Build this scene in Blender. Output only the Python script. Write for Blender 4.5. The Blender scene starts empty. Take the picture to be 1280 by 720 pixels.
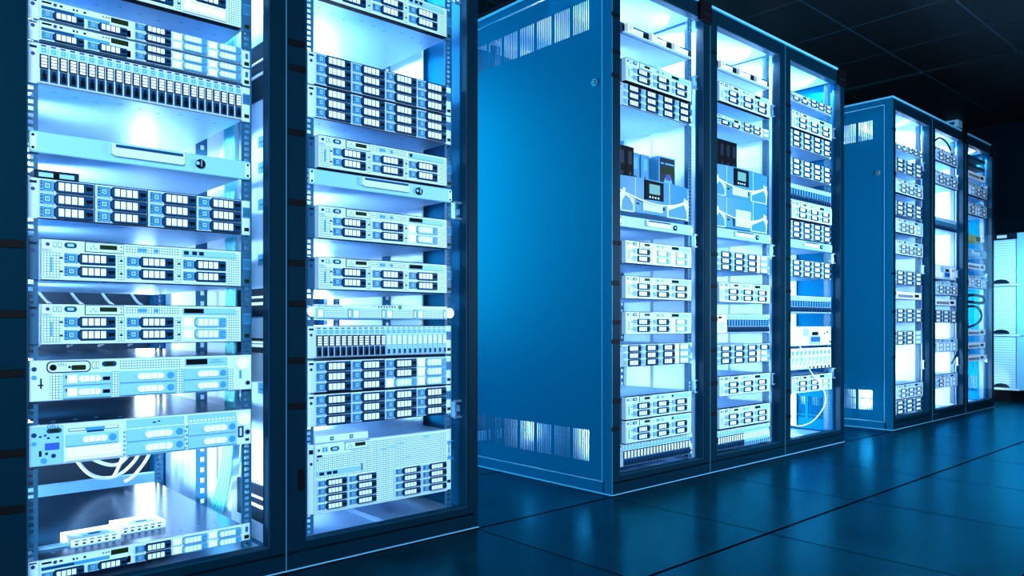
import bpy, math, random
from mathutils import Vector
random.seed(7)
scn = bpy.context.scene
COL = scn.collection
W = 0.64                       # rack pitch
EQ = 0.04                      # depth of the equipment face behind the door plane

# ------------------------------------------------------------------ materials
MATS = {}
def mat(name, col, rough=.5, metal=0.0, emit=0.0, spec=.5, tint=None):
    m = bpy.data.materials.new(name); m.use_nodes = True
    p = m.node_tree.nodes['Principled BSDF']
    p.inputs['Base Color'].default_value = (*col, 1)
    p.inputs['Roughness'].default_value = rough
    p.inputs['Metallic'].default_value = metal
    p.inputs['Specular IOR Level'].default_value = spec
    if tint: p.inputs['Specular Tint'].default_value = (*tint, 1)
    if emit:
        p.inputs['Emission Color'].default_value = (*col, 1)
        p.inputs['Emission Strength'].default_value = emit
    MATS[name] = m
    return m
mat('white', (.86, .92, .96), .4)
mat('bezel', (.50, .70, .86), .4)
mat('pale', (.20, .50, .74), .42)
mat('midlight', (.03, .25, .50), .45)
mat('ups_blue', (.02, .17, .33), .45, spec=.3)
mat('return_paint', (.0008, .030, .062), .5, spec=.1)
mat('mid', (.0008, .040, .115), .45, spec=.12)
mat('dark', (.0008, .009, .022), .5, spec=.15)
mat('black', (.0003, .0012, .0025), .6, spec=.06)
mat('olive', (.006, .016, .001), .5, spec=.1)
mat('led_blue', (.006, .008, .16), .4)
mat('blue_label', (.004, .07, .5), .5)
mat('green_led', (.02, .16, .01), .5, emit=.25)
mat('yellow', (.35, .42, .10), .5)
mat('screen', (.10, .27, .25), .3)
mat('steel', (.34, .60, .82), .38, .8)
mat('steel_dark', (.008, .085, .19), .22, .9)
mat('door_paint', (.0003, .0085, .018), .5, spec=.08, tint=(.1,.6,1))
mat('rack_paint', (.0005, .075, .175), .45, spec=.22, tint=(.0, .5, 1))
mat('inner_paint', (.42, .66, .86), .5)
mat('rear_paint', (.004, .02, .04), .5)
mat('rail_paint', (.012, .09, .18), .4, spec=.3)
mat('glint_dim', (.015, .13, .22), .4, spec=.2)  # dimmer highlight colour for the painted line between rack fronts
mat('glint_pale', (.08, .38, .60), .35)  # pale highlight colour for the painted edge and seam lines
mat('cyan', (.10, .60, .70), .5)
mat('cord_white', (.78, .86, .9), .5)
mat('plinth_paint', (.0002, .0095, .02), .5, spec=.05, tint=(0,.5,1))

def nodes_of(m): return m.node_tree.nodes, m.node_tree.links
# perforated bezel: a small square grid of holes, in the part's own coordinates
def perf(name, base, line, pitch, frac, axes='XZ'):
    m = mat(name, base, .45); N, L = nodes_of(m); p = N['Principled BSDF']
    tc = N.new('ShaderNodeTexCoord'); sx = N.new('ShaderNodeSeparateXYZ'); L.new(tc.outputs['Object'], sx.inputs[0])
    outs = []
    for ax in axes:
        a = N.new('ShaderNodeMath'); a.operation = 'MULTIPLY'; a.inputs[1].default_value = 1/pitch; L.new(sx.outputs[ax], a.inputs[0])
        f = N.new('ShaderNodeMath'); f.operation = 'FRACT'; L.new(a.outputs[0], f.inputs[0])
        g = N.new('ShaderNodeMath'); g.operation = 'LESS_THAN'; g.inputs[1].default_value = frac; L.new(f.outputs[0], g.inputs[0])
        outs.append(g)
    mx = N.new('ShaderNodeMath'); mx.operation = 'MAXIMUM'; L.new(outs[0].outputs[0], mx.inputs[0]); L.new(outs[-1].outputs[0], mx.inputs[1])
    mc = N.new('ShaderNodeMix'); mc.data_type = 'RGBA'
    mc.inputs['A'].default_value = (*base, 1); mc.inputs['B'].default_value = (*line, 1)
    L.new(mx.outputs[0], mc.inputs['Factor']); L.new(mc.outputs['Result'], p.inputs['Base Color'])
perf('perf', (.74, .88, .95), (.05, .28, .52), .0058, .30)
perf('perf_mid', (.10, .30, .50), (.55, .70, .8), .0058, .35)
perf('louvre', (.40, .68, .84), (.18, .46, .66), .020, .28, 'Z')
mat('cabinet_paint', (.15, .46, .70), .45)

# door glass: clear pane with a faint mirror at grazing angles
m = bpy.data.materials.new('glass'); m.use_nodes = True; MATS['glass'] = m
N, L = nodes_of(m); N.clear()
o = N.new('ShaderNodeOutputMaterial'); mx = N.new('ShaderNodeMixShader'); tr = N.new('ShaderNodeBsdfTransparent'); gl = N.new('ShaderNodeBsdfGlossy')
fr = N.new('ShaderNodeFresnel'); fr.inputs[0].default_value = 1.35
tr.inputs[0].default_value = (.96, .985, 1, 1); gl.inputs['Roughness'].default_value = .02
ge = N.new('ShaderNodeNewGeometry'); fm = N.new('ShaderNodeMath'); fm.operation = 'SUBTRACT'; fm.use_clamp = True
fr.inputs[0].default_value = 1.16; L.new(fr.outputs[0], fm.inputs[0]); L.new(ge.outputs['Backfacing'], fm.inputs[1])
L.new(fm.outputs[0], mx.inputs[0]); L.new(tr.outputs[0], mx.inputs[1]); L.new(gl.outputs[0], mx.inputs[2]); L.new(mx.outputs[0], o.inputs[0])

# floor tiles: dark polished stone, joints in the surface
TILE = .633
m = mat('floor_stone', (.01, .03, .045), .2, tint=(.04, .52, 1)); N, L = nodes_of(m); p = N['Principled BSDF']
tc = N.new('ShaderNodeTexCoord'); sx = N.new('ShaderNodeSeparateXYZ'); L.new(tc.outputs['Object'], sx.inputs[0])
dd = []
for ax, off in (('X', 1.262), ('Y', -.012)):
    a = N.new('ShaderNodeMath'); a.operation = 'SUBTRACT'; a.inputs[1].default_value = off; L.new(sx.outputs[ax], a.inputs[0])
    b = N.new('ShaderNodeMath'); b.operation = 'PINGPONG'; b.inputs[1].default_value = TILE/2; L.new(a.outputs[0], b.inputs[0])
    c = N.new('ShaderNodeMath'); c.operation = 'LESS_THAN'; c.inputs[1].default_value = .0028 if ax == 'X' else .0055; L.new(b.outputs[0], c.inputs[0]); dd.append(c)
j = N.new('ShaderNodeMath'); j.operation = 'MAXIMUM'; L.new(dd[0].outputs[0], j.inputs[0]); L.new(dd[1].outputs[0], j.inputs[1])
nz = N.new('ShaderNodeTexNoise'); nz.inputs['Scale'].default_value = 5; nz.inputs['Detail'].default_value = 8; nz.inputs['Roughness'].default_value = .65; L.new(tc.outputs['Object'], nz.inputs['Vector'])
cr = N.new('ShaderNodeValToRGB'); cr.color_ramp.elements[0].color = (.0004, .007, .013, 1); cr.color_ramp.elements[1].color = (.001, .026, .044, 1)
cr.color_ramp.elements[0].position = .3; cr.color_ramp.elements[1].position = .75
L.new(nz.outputs['Fac'], cr.inputs[0])
mc = N.new('ShaderNodeMix'); mc.data_type = 'RGBA'; L.new(j.outputs[0], mc.inputs['Factor']); L.new(cr.outputs[0], mc.inputs['A']); mc.inputs['B'].default_value = (.0004, .001, .002, 1)
L.new(mc.outputs['Result'], p.inputs['Base Color'])
rr = N.new('ShaderNodeMapRange'); rr.inputs['To Min'].default_value = .22; rr.inputs['To Max'].default_value = .27; L.new(nz.outputs['Fac'], rr.inputs['Value'])
rj = N.new('ShaderNodeMath'); rj.operation = 'MAXIMUM'; L.new(rr.outputs[0], rj.inputs[0]); L.new(j.outputs[0], rj.inputs[1]); L.new(rj.outputs[0], p.inputs['Roughness'])
sp = N.new('ShaderNodeMath'); sp.operation = 'MULTIPLY_ADD'; sp.inputs[1].default_value = -.5; sp.inputs[2].default_value = .5; L.new(j.outputs[0], sp.inputs[0]); L.new(sp.outputs[0], p.inputs['Specular IOR Level'])
bp = N.new('ShaderNodeBump'); bp.inputs['Strength'].default_value = .025; bp.inputs['Distance'].default_value = .01; L.new(nz.outputs['Fac'], bp.inputs['Height']); L.new(bp.outputs[0], p.inputs['Normal'])

df = N.new('ShaderNodeBsdfDiffuse'); gs_ = N.new('ShaderNodeBsdfGlossy'); fz = N.new('ShaderNodeFresnel'); fz.inputs[0].default_value = 1.55; ms = N.new('ShaderNodeMixShader')
L.new(mc.outputs['Result'], df.inputs[0]); gs_.inputs[0].default_value = (.03, .44, .62, 1); L.new(rr.outputs[0], gs_.inputs['Roughness']); L.new(bp.outputs[0], gs_.inputs['Normal']); L.new(bp.outputs[0], df.inputs['Normal'])
k_ = N.new('ShaderNodeMath'); k_.operation = 'MULTIPLY'; L.new(fz.outputs[0], k_.inputs[0]); L.new(sp.outputs[0], k_.inputs[1])
k2_ = N.new('ShaderNodeMath'); k2_.operation = 'MULTIPLY'; k2_.inputs[1].default_value = 1.9; k2_.use_clamp = True; L.new(k_.outputs[0], k2_.inputs[0])
L.new(k2_.outputs[0], ms.inputs[0]); L.new(df.outputs[0], ms.inputs[1]); L.new(gs_.outputs[0], ms.inputs[2]); L.new(ms.outputs[0], N['Material Output'].inputs[0])
# ceiling tiles with pale grid lines
m = mat('ceiling_tile', (.006, .016, .024), .6, spec=.15); N, L = nodes_of(m); p = N['Principled BSDF']
tc = N.new('ShaderNodeTexCoord'); sx = N.new('ShaderNodeSeparateXYZ'); L.new(tc.outputs['Object'], sx.inputs[0]); dd = []
for ax, off, per in (('X', 4.26, .586), ('Y', .168, .565)):
    a = N.new('ShaderNodeMath'); a.operation = 'SUBTRACT'; a.inputs[1].default_value = off; L.new(sx.outputs[ax], a.inputs[0])
    b = N.new('ShaderNodeMath'); b.operation = 'PINGPONG'; b.inputs[1].default_value = per/2; L.new(a.outputs[0], b.inputs[0])
    c = N.new('ShaderNodeMath'); c.operation = 'LESS_THAN'; c.inputs[1].default_value = .006; L.new(b.outputs[0], c.inputs[0]); dd.append(c)
j = N.new('ShaderNodeMath'); j.operation = 'MAXIMUM'; L.new(dd[0].outputs[0], j.inputs[0]); L.new(dd[1].outputs[0], j.inputs[1])
mc = N.new('ShaderNodeMix'); mc.data_type = 'RGBA'; L.new(j.outputs[0], mc.inputs['Factor']); mc.inputs['A'].default_value = (.0006, .003, .0055, 1); mc.inputs['B'].default_value = (.003, .020, .034, 1)
L.new(mc.outputs['Result'], p.inputs['Base Color'])
mat('wall_paint', (.0003, .0055, .0105), .8, spec=0.0)

# ------------------------------------------------------------------ mesh building
class MB:
    def __init__(s): s.v = []; s.f = []; s.m = []; s.pal = []
    def mi(s, n):
        if n not in s.pal: s.pal.append(n)
        return s.pal.index(n)
    def add(s, vs, fs, mn):
        k = len(s.v); s.v += vs; i = s.mi(mn)
        for f in fs: s.f.append(tuple(k+a for a in f)); s.m.append(i)
    def b(s, mn, x0, x1, y0, y1, z0, z1, c=0):
        if not c:
            vs = [(x0,y0,z0),(x1,y0,z0),(x1,y0,z1),(x0,y0,z1),(x0,y1,z0),(x1,y1,z0),(x1,y1,z1),(x0,y1,z1)]
            fs = [(0,1,2,3),(5,4,7,6),(4,0,3,7),(1,5,6,2),(3,2,6,7),(4,5,1,0)]
        else:
            c = min(c, (x1-x0)*.45, (z1-z0)*.45); d = min(c, (y1-y0)*.6)
            vs = [(x0+c,y0,z0+c),(x1-c,y0,z0+c),(x1-c,y0,z1-c),(x0+c,y0,z1-c),
                  (x0,y0+d,z0),(x1,y0+d,z0),(x1,y0+d,z1),(x0,y0+d,z1),
                  (x0,y1,z0),(x1,y1,z0),(x1,y1,z1),(x0,y1,z1)]
            fs = [(0,1,2,3),(9,8,11,10)]
            for a in (0, 4):
                for k in range(4):
                    n = (k+1) % 4
                    fs.append((a+k, a+4+k, a+4+n, a+n))
        s.add(vs, fs, mn)
    def poly(s, mn, pts, y0, y1):          # outline in x/z, counter-clockwise seen from the front
        n = len(pts)
        vs = [(x,y0,z) for x, z in pts] + [(x,y1,z) for x, z in pts]
        fs = [tuple(range(n)), tuple(range(2*n-1, n-1, -1))] + [(i, n+i, n+(i+1) % n, (i+1) % n) for i in range(n)]
        s.add(vs, fs, mn)
    def disc(s, mn, cx, cz, r, y0, y1, n=12):
        s.poly(mn, [(cx+r*math.cos(2*math.pi*i/n), cz+r*math.sin(2*math.pi*i/n)) for i in range(n)], y0, y1)
    def pill(s, mn, x0, x1, z0, z1, y0, y1, n=6, r=None):
        r = r or (z1-z0)/2; pts = []
        for cx, cz, a0 in ((x1-r,z0+r,-90),(x1-r,z1-r,0),(x0+r,z1-r,90),(x0+r,z0+r,180)):
            for k in range(n+1):
                a = math.radians(a0+90*k/n); pts.append((cx+r*math.cos(a), cz+r*math.sin(a)))
        s.poly(mn, pts, y0, y1)
    def ring(s, mn, x0, x1, z0, z1, w, y0, y1):        # rectangular outline
        s.b(mn,x0,x1,y0,y1,z1-w,z1); s.b(mn,x0,x1,y0,y1,z0,z0+w); s.b(mn,x0,x0+w,y0,y1,z0+w,z1-w); s.b(mn,x1-w,x1,y0,y1,z0+w,z1-w)
    def tube(s, mn, pts, r, n=8, closed=False):
        P = [Vector(p) for p in pts]; k0 = len(s.v); i = s.mi(mn); M = len(P); up = None
        for a in range(M):
            t = (P[(a+1) % M if closed else min(a+1, M-1)]-P[(a-1) % M if closed else max(a-1, 0)]).normalized()
            if up is None:
                up = Vector((0,0,1)) if abs(t.z) < .9 else Vector((1,0,0))
            up = (up-t*up.dot(t)).normalized(); sd = t.cross(up)
            for q in range(n):
                an = 2*math.pi*q/n; s.v.append(tuple(P[a]+up*r*math.cos(an)+sd*r*math.sin(an)))
        for a in range(M if closed else M-1):
            b = (a+1) % M
            for q in range(n):
                s.f.append((k0+a*n+q, k0+a*n+(q+1) % n, k0+b*n+(q+1) % n, k0+b*n+q)); s.m.append(i)
        if not closed:
            s.f.append(tuple(k0+q for q in range(n-1, -1, -1))); s.m.append(i)
            s.f.append(tuple(k0+(M-1)*n+q for q in range(n))); s.m.append(i)
    def mesh(s, name, smooth=False):
        me = bpy.data.meshes.new(name); me.from_pydata(s.v, [], s.f)
        for n in s.pal: me.materials.append(MATS[n])
        me.polygons.foreach_set('material_index', s.m)
        if smooth: me.polygons.foreach_set('use_smooth', [True]*len(s.f))
        me.update()
        return me
def spline(pts, sub=8):
    P = [Vector(p) for p in pts]; out = []
    for i in range(len(P)-1):
        a, b, c, d = P[max(i-1,0)], P[i], P[i+1], P[min(i+2, len(P)-1)]
        for k in range(sub):
            t = k/sub
            out.append(.5*((2*b)+(c-a)*t+(2*a-5*b+4*c-d)*t*t+(3*b-a-3*c+d)*t**3))
    out.append(P[-1]); return out
def text_mesh(body, size, mn):
    cu = bpy.data.curves.new('lettering', 'FONT'); cu.body = body; cu.size = size; cu.resolution_u = 2
    ob = bpy.data.objects.new('lettering', cu); COL.objects.link(ob)
    bpy.context.view_layer.update()
    me = bpy.data.meshes.new_from_object(ob.evaluated_get(bpy.context.evaluated_depsgraph_get()))
    for v in me.vertices: v.co = Vector((v.co.x, -v.co.z, v.co.y))
    me.materials.clear(); me.materials.append(MATS[mn])
    bpy.data.objects.remove(ob); bpy.data.curves.remove(cu)
    return me

# ------------------------------------------------------------------ objects
def tag(o, label=None, cat=None, group=None, kind=None):
    for k, v in (('label', label), ('category', cat), ('group', group), ('kind', kind)):
        if v: o[k] = v
    return o
def obj(name, me, parent=None, loc=(0,0,0)):
    o = bpy.data.objects.new(name, me); COL.objects.link(o); o.location = loc
    if parent: o.parent = parent
    return o
def place(tree, parent):                    # tree: [(name, mesh, loc, [sub-parts])]
    for name, me, loc, subs in tree:
        c = obj(name, me, parent, loc)
        for n2, m2, l2 in subs: obj(n2, m2, c, l2)
def thing(name, tree, loc, label, cat, group=None):
    r = obj(name, None, None, loc); r.empty_display_size = .05
    tag(r, label, cat, group); place(tree, r)
    return r
def solid(name, me, loc, label, cat, group=None): return tag(obj(name, me, None, loc), label, cat, group)

# ================================================================== the setting
def room():
    m = MB(); m.b('floor_stone', -4, 7.6, -6, 2.9, -.1, 0); tag(obj('floor', m.mesh('floor')), kind='structure')
    m = MB(); m.b('ceiling_tile', -4, 7.6, -6, 2.9, 2.4, 2.5); tag(obj('ceiling', m.mesh('ceiling')), kind='structure')
    for n, a in (('wall_back', (-4,7.6,2.8,2.9,0,2.4)), ('wall_front', (-4,7.6,-6,-5.9,0,2.4)), ('wall_left', (-4,-3.9,-5.9,2.8,0,2.4)), ('wall_right', (7.4,7.6,-5.9,2.8,0,2.4))):
        m = MB(); m.b('wall_paint', *a); tag(obj(n, m.mesh(n)), kind='structure')
    # a low ceiling beam crosses in front of the far bay
    m = MB(); m.b('ceiling_tile', 5.40, 5.43, -5.9, 2.8, 2.385, 2.4); tag(obj('trim_1', m.mesh('trim_1')), kind='structure')
room()

# ================================================================== server racks
H = 2.008
def slots_panel(x0, x1):
    m = MB(); y0, y1, z0, z1 = .052, .955, .05, 1.958
    bands = ((.112, .232), (1.768, 1.884)); zc = z0; mn = 'rack_paint'
    for a, b_ in bands:
        m.b(mn, x0, x1, y0, y1, zc, a)
        yc = y0
        for g in range(8):
            gs = .119+g*.1025; n = 8; pit = .0875/n
            for k in range(n):
                s0 = gs+k*pit; m.b(mn, x0, x1, yc, s0, a, b_); yc = s0+pit*.55
        m.b(mn, x0, x1, yc, y1, a, b_); zc = b_
    m.b(mn, x0, x1, y0, y1, zc, z1)
    return m.mesh('side_panel')
def rail_mesh(front=True):
    m = MB(); n = 42*3; z0, z1 = .07, 1.935; p = (z1-z0)/n; mn = 'rail_paint'
    w = .026
    m.b(mn, 0, .008, 0, .003, z0, z1); m.b(mn, .0185, w, 0, .003, z0, z1)
    for k in range(n+1): m.b(mn, .008, .0185, 0, .003, max(z0, z0+k*p-p*.2), min(z1, z0+k*p+p*.2))
    m.b(mn, w-.003, w, .003, .035, z0, z1)
    return m.mesh('mounting_rail')
def mirror(me, name):
    c = me.copy(); c.name = name
    for v in c.vertices: v.co.x = -v.co.x
    c.flip_normals(); return c
RAILR = rail_mesh(); RAILL = mirror(RAILR, 'mounting_rail')
PANEL_L = slots_panel(.003, .006); PANEL_R = slots_panel(.634, .637)
def seam_mesh(x0, x1):  # thin strips painting the leaked light and highlights along the panel seams
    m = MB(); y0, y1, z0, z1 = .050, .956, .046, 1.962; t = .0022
    m.b('glint_pale', x0, x1, y0-t, y0, z0-t, z1+t); m.b('glint_pale', x0, x1, y1, y1+t, z0-t, z1+t)
    m.b('glint_pale', x0, x1, y0, y1, z0-t, z0); m.b('glint_pale', x0, x1, y0, y1, z1, z1+t)
    return m.mesh('seam_glint')
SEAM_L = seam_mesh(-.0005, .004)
def lock_mesh():
    m = MB()
    ring = MB()
    ring.disc('steel', 0, 0, .013, -.006, 0, 20); ring.disc('dark', 0, 0, .0095, -.0065, -.004, 20); ring.disc('steel', 0, 0, .006, -.008, -.005, 16); ring.b('black', -.001, .001, -.0085, -.007, -.004, .004)
    me = ring.mesh('panel_lock')
    for v in me.vertices: v.co = Vector((v.co.y, -v.co.x, v.co.z))
    return me
LOCK = lock_mesh()
def frame_mesh(left_end, right_end):
    m = MB(); p = 'rack_paint'
    m.b(p, .001, .046, .037, .0495, .045, 1.99); m.b(p, .604, .639, .037, .0495, .045, 1.99)
    m.b(p, .001, .046, .957, .998, .0, 1.99); m.b(p, .594, .639, .957, .998, .0, 1.99)
    # side rails top and bottom
    for x0, x1 in ((.001, .02), (.62, .639)):
        m.b(p, x0, x1, .0495, .957, .0, .044); m.b(p, x0, x1, .0495, .957, 1.963, 1.99)
    m.b(p, .046, .594, .957, .998, 1.95, 1.99); m.b(p, .046, .594, .957, .998, 0, .06)
    if left_end:
        m.b(p, .0005, .004, .0, .037, .0, 1.99)
    return m.mesh('frame')
FRAME_E = frame_mesh(True, False); FRAME_N = frame_mesh(False, False)
m = MB(); m.b('plinth_paint', .0045, .639, .001, .036, 0, .041); PLINTH = m.mesh('plinth')
m = MB(); m.b('glint_pale', .0, .640, -.003, .001, 0, .0022); BASE_GLINT = m.mesh('floor_glint')  # bright reflection line at the rack base, put in as a pale strip
m = MB(); m.b('glint_pale', .0, .640, -.004, .0, 1.996, 2.006); ROOF_GLINT = m.mesh('roof_glint')  # highlight of the roof's front edge, built as a pale strip
m = MB(); m.b('glint_pale', -.004, .0, -.004, 1.0, 1.996, 2.006); ROOF_GLINT_S = m.mesh('roof_glint')
m = MB(); m.b('glint_pale', -.004, .0, .0, 1.0, 0, .0035); BASE_GLINT_S = m.mesh('floor_glint')
m = MB(); m.b('glint_dim', -.0008, .0018, -.0012, .0005, .004, 1.99); POST_GLINT = m.mesh('post_glint')  # lit line between neighbouring rack fronts, painted on a thin strip
m = MB(); m.b('rack_paint', .0, .64, .0, 1.0, 1.992, 2.008); m.b('rack_paint', .06, .25, .02, .12, 2.008, 2.022); m.b('door_paint', .001, .639, .001, .03, 1.9905, 1.9955)
ROOF = m.mesh('roof')
m = MB(); m.b('inner_paint', .047, .603, .06, .95, 1.955, 1.962); m.b('inner_paint', .02, .62, .30, .36, 1.90, 1.955); m.b('inner_paint', .02, .62, .70, .76, 1.90, 1.955)
ROOF_PLATE = m.mesh('roof_plate')
m = MB(); m.b('steel', .021, .619, .05, .956, .040, .046); m.b('steel', .34, .40, .05, .956, .046, .060)
FLOOR_PAN = m.mesh('floor_pan')
m = MB(); m.b('inner_paint', .6385, .6395, .05, .956, .045, 1.962); m.b('inner_paint', .616, .6385, .30, .33, .05, 1.96); DIVIDER = m.mesh('divider_panel')
m = MB(); m.b('rear_paint', .046, .594, .985, .995, .06, 1.95); REAR = m.mesh('rear_door')
m = MB(); m.b('inner_paint', .606, .612, .26, .95, .062, 1.94); BAFFLE = m.mesh('inner_baffle')
m = MB(); m.b('pale', .047, .593, .90, .93, .09, .130); CROSSBAR = m.mesh('rear_crossbar')
def brace_mesh():
    m = MB(); z0, z1 = .062, 1.94
    m.b('rail_paint', .566, .598, .44, .446, z0, z1)
    for k in range(60):
        z = z0+.015+k*(z1-z0-.03)/60; m.b('white', .578, .588, .4385, .4405, z, z+.013)
    return m.mesh('side_brace')
BRACE = brace_mesh()
def ring_mesh():
    m = MB(); mn = 'steel'
    m.ring(mn, 0, .040, 0, .056, .006, -.004, .006); m.b(mn, -.006, .006, .006, .020, .004, .052); m.b(mn, .030, .042, -.004, .03, .018, .036)
    m.b('black', .034, .041, -.0055, -.004, .046, .053); m.b('black', .034, .041, -.0055, -.004, .003, .010)
    return m.mesh('cable_ring')
CRING = ring_mesh()
m = MB(); m.b('black', .0, .046, -.0022, .0, 0, .0165, .0006); STRIP = m.mesh('label_strip')
m = MB(); m.b('black', .0, .017, -.0022, .0, 0, .055, .0006); VSTRIP = m.mesh('label_strip')
m = MB(); m.b('black', 0, .085, -.014, .0, 0, .085, .004); m.b('dark', .02, .065, -.0145, -.013, .03, .034); CORNER = m.mesh('corner_block')
def door_mesh(ls):
    m = MB(); p = 'door_paint'
    m.b(p, .0045, ls, .0, .036, .046, 1.99, .002); m.b(p, .598, .639, .0, .036, .046, 1.99, .002)
    m.b(p, ls, .598, .0, .036, .046, .068, .002); m.b(p, ls, .598, .0, .036, 1.935, 1.99, .002)
    # inner return of the frame in the rack's own blue
    m.b('return_paint', .5945, .598, .003, .036, .068, 1.935); m.b('return_paint', ls, ls+.003, .003, .036, .068, 1.935)
    m.b('return_paint', ls+.003, .5945, .003, .036, 1.931, 1.935); m.b('return_paint', ls+.003, .5945, .003, .036, .068, .0705)
    return m.mesh('door')
def glass_mesh(ls):
    m = MB(); m.b('glass', ls+.0005, .5945, .0012, .0034, .0705, 1.931); return m.mesh('door_glass')
DOORS = {ls: (door_mesh(ls), glass_mesh(ls)) for ls in (.072, .056, .048)}
RACKS = [  # key, grid slot, left end, right end, stile, strips, vertical strips, corner block, label
 ('A1', 0, 1, 0, .072, [.803,.659,.537,.373,.258], [], 0, 'glass-doored server rack cut by the left edge, two clear caddies on its lowest server'),
 ('A2', 1, 0, 1, .056, [1.369,1.304,1.137,.955,.797,.691,.543,.424], [(.034,.205)], 0, 'large glass-doored rack left of the wide blue side panel, with a tall perforated server low'),
 ('B1', 3, 1, 0, .048, [1.792,1.655,1.565,.941,.791,.645,.573,.35,.247], [], 1, 'glass-doored rack with the wide blue vented side panel, first of the middle bank'),
 ('B2', 4, 0, 0, .056, [1.808,.939,.801,.659,.525,.383,.252], [], 0, 'glass-doored rack with four black binders inside, centre of the middle bank'),
 ('B3', 5, 0, 1, .056, [1.704,1.478,1.341,1.216,.955,.799,.311,.186], [(.036,1.10),(.036,.65),(.036,.47)], 1, 'glass-doored rack with a white looping cord inside, right end of the middle bank'),
 ('C1', 7, 1, 0, .048, [1.809,1.545,.941,.826,.71,.581,.437], [], 0, 'glass-doored rack with a narrow blue side panel, first of the far bank'),
 ('C2', 8, 0, 0, .056, [1.80,.93,.66,.50,.30], [], 1, 'glass-doored rack in the middle of the three far ones'),
 ('C3', 9, 0, 1, .056, [1.80,.94,.64,.45], [], 1, 'farthest glass-doored rack, with looping black cords inside'),
]
XR = {}
for key, gi, le, re, ls, strips, vst, cb, lab in RACKS:
    x = gi*W; XR[key] = x
    r = obj('server_rack', None, None, (x,0,0)); r.empty_display_size = .2
    tag(r, lab, 'server rack', 'glass-doored server racks standing in one row')
    obj('frame', FRAME_E if le else FRAME_N, r)
    obj('roof', ROOF, r); obj('roof_plate', ROOF_PLATE, r)
    obj('plinth', PLINTH, r); obj('floor_pan', FLOOR_PAN, r)
    d = obj('door', DOORS[ls][0], r); obj('door_glass', DOORS[ls][1], d)
    obj('rear_door', REAR, r); obj('rear_crossbar', CROSSBAR, r)
    if le:
        sp_ = obj('side_panel', PANEL_L, r); obj('panel_lock', LOCK, sp_, (.003, .087, 1.557)); obj('seam_glint', SEAM_L, r)
        obj('roof_glint', ROOF_GLINT_S, r); obj('floor_glint', BASE_GLINT_S, r)
    if re: obj('side_panel', PANEL_R, r); obj('inner_baffle', BAFFLE, r)
    else: obj('divider_panel', DIVIDER, r)
    if key == 'A1':
        for z0, z1 in ((1.25, 1.40), (.66, .735), (.56, .60), (.10, .20)):
            m = MB(); m.b('dark', .632, .6375, .060, .30, z0, z1, .002); m.b('cord_white', .629, .632, .062, .20, z0+(z1-z0)*.4, z0+(z1-z0)*.4+.008); m.b('cord_white', .629, .632, .07, .24, z0+(z1-z0)*.65, z0+(z1-z0)*.65+.006); obj('cable_port', m.mesh('cable_port'), r)
        for z in (.45, .80, .95, 1.05, 1.12):
            m = MB(); m.b('midlight', .634, .6375, .062, .16, z, z+.028, .001); m.b('rail_paint', .633, .634, .064, .15, z+.010, z+.014); obj('cable_port', m.mesh('cable_port'), r)
    obj('roof_glint', ROOF_GLINT, r); obj('floor_glint', BASE_GLINT, r); obj('post_glint', POST_GLINT, r)
    obj('mounting_rail', RAILL, r, (.0995, EQ+.0032, 0)); obj('mounting_rail', RAILR, r, (.5415, EQ+.0032, 0))
    obj('mounting_rail', RAILL, r, (.0995, .75, 0)); obj('mounting_rail', RAILR, r, (.5415, .75, 0))
    obj('side_brace', BRACE, r)
    for z in ((1.64, .965, .345) if key != 'A1' else ()): obj('cable_ring', CRING, r, (.5685, EQ-.008, z))
    for k, z in enumerate(strips):
        obj('label_strip', STRIP, r, (ls-.05+(.003 if k % 2 else 0), 0, z-.008))
    for dx, z in vst: obj('label_strip', VSTRIP, r, (dx, 0, z))
    if cb: obj('corner_block', CORNER, r, (.552, .0, 1.918))

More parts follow.
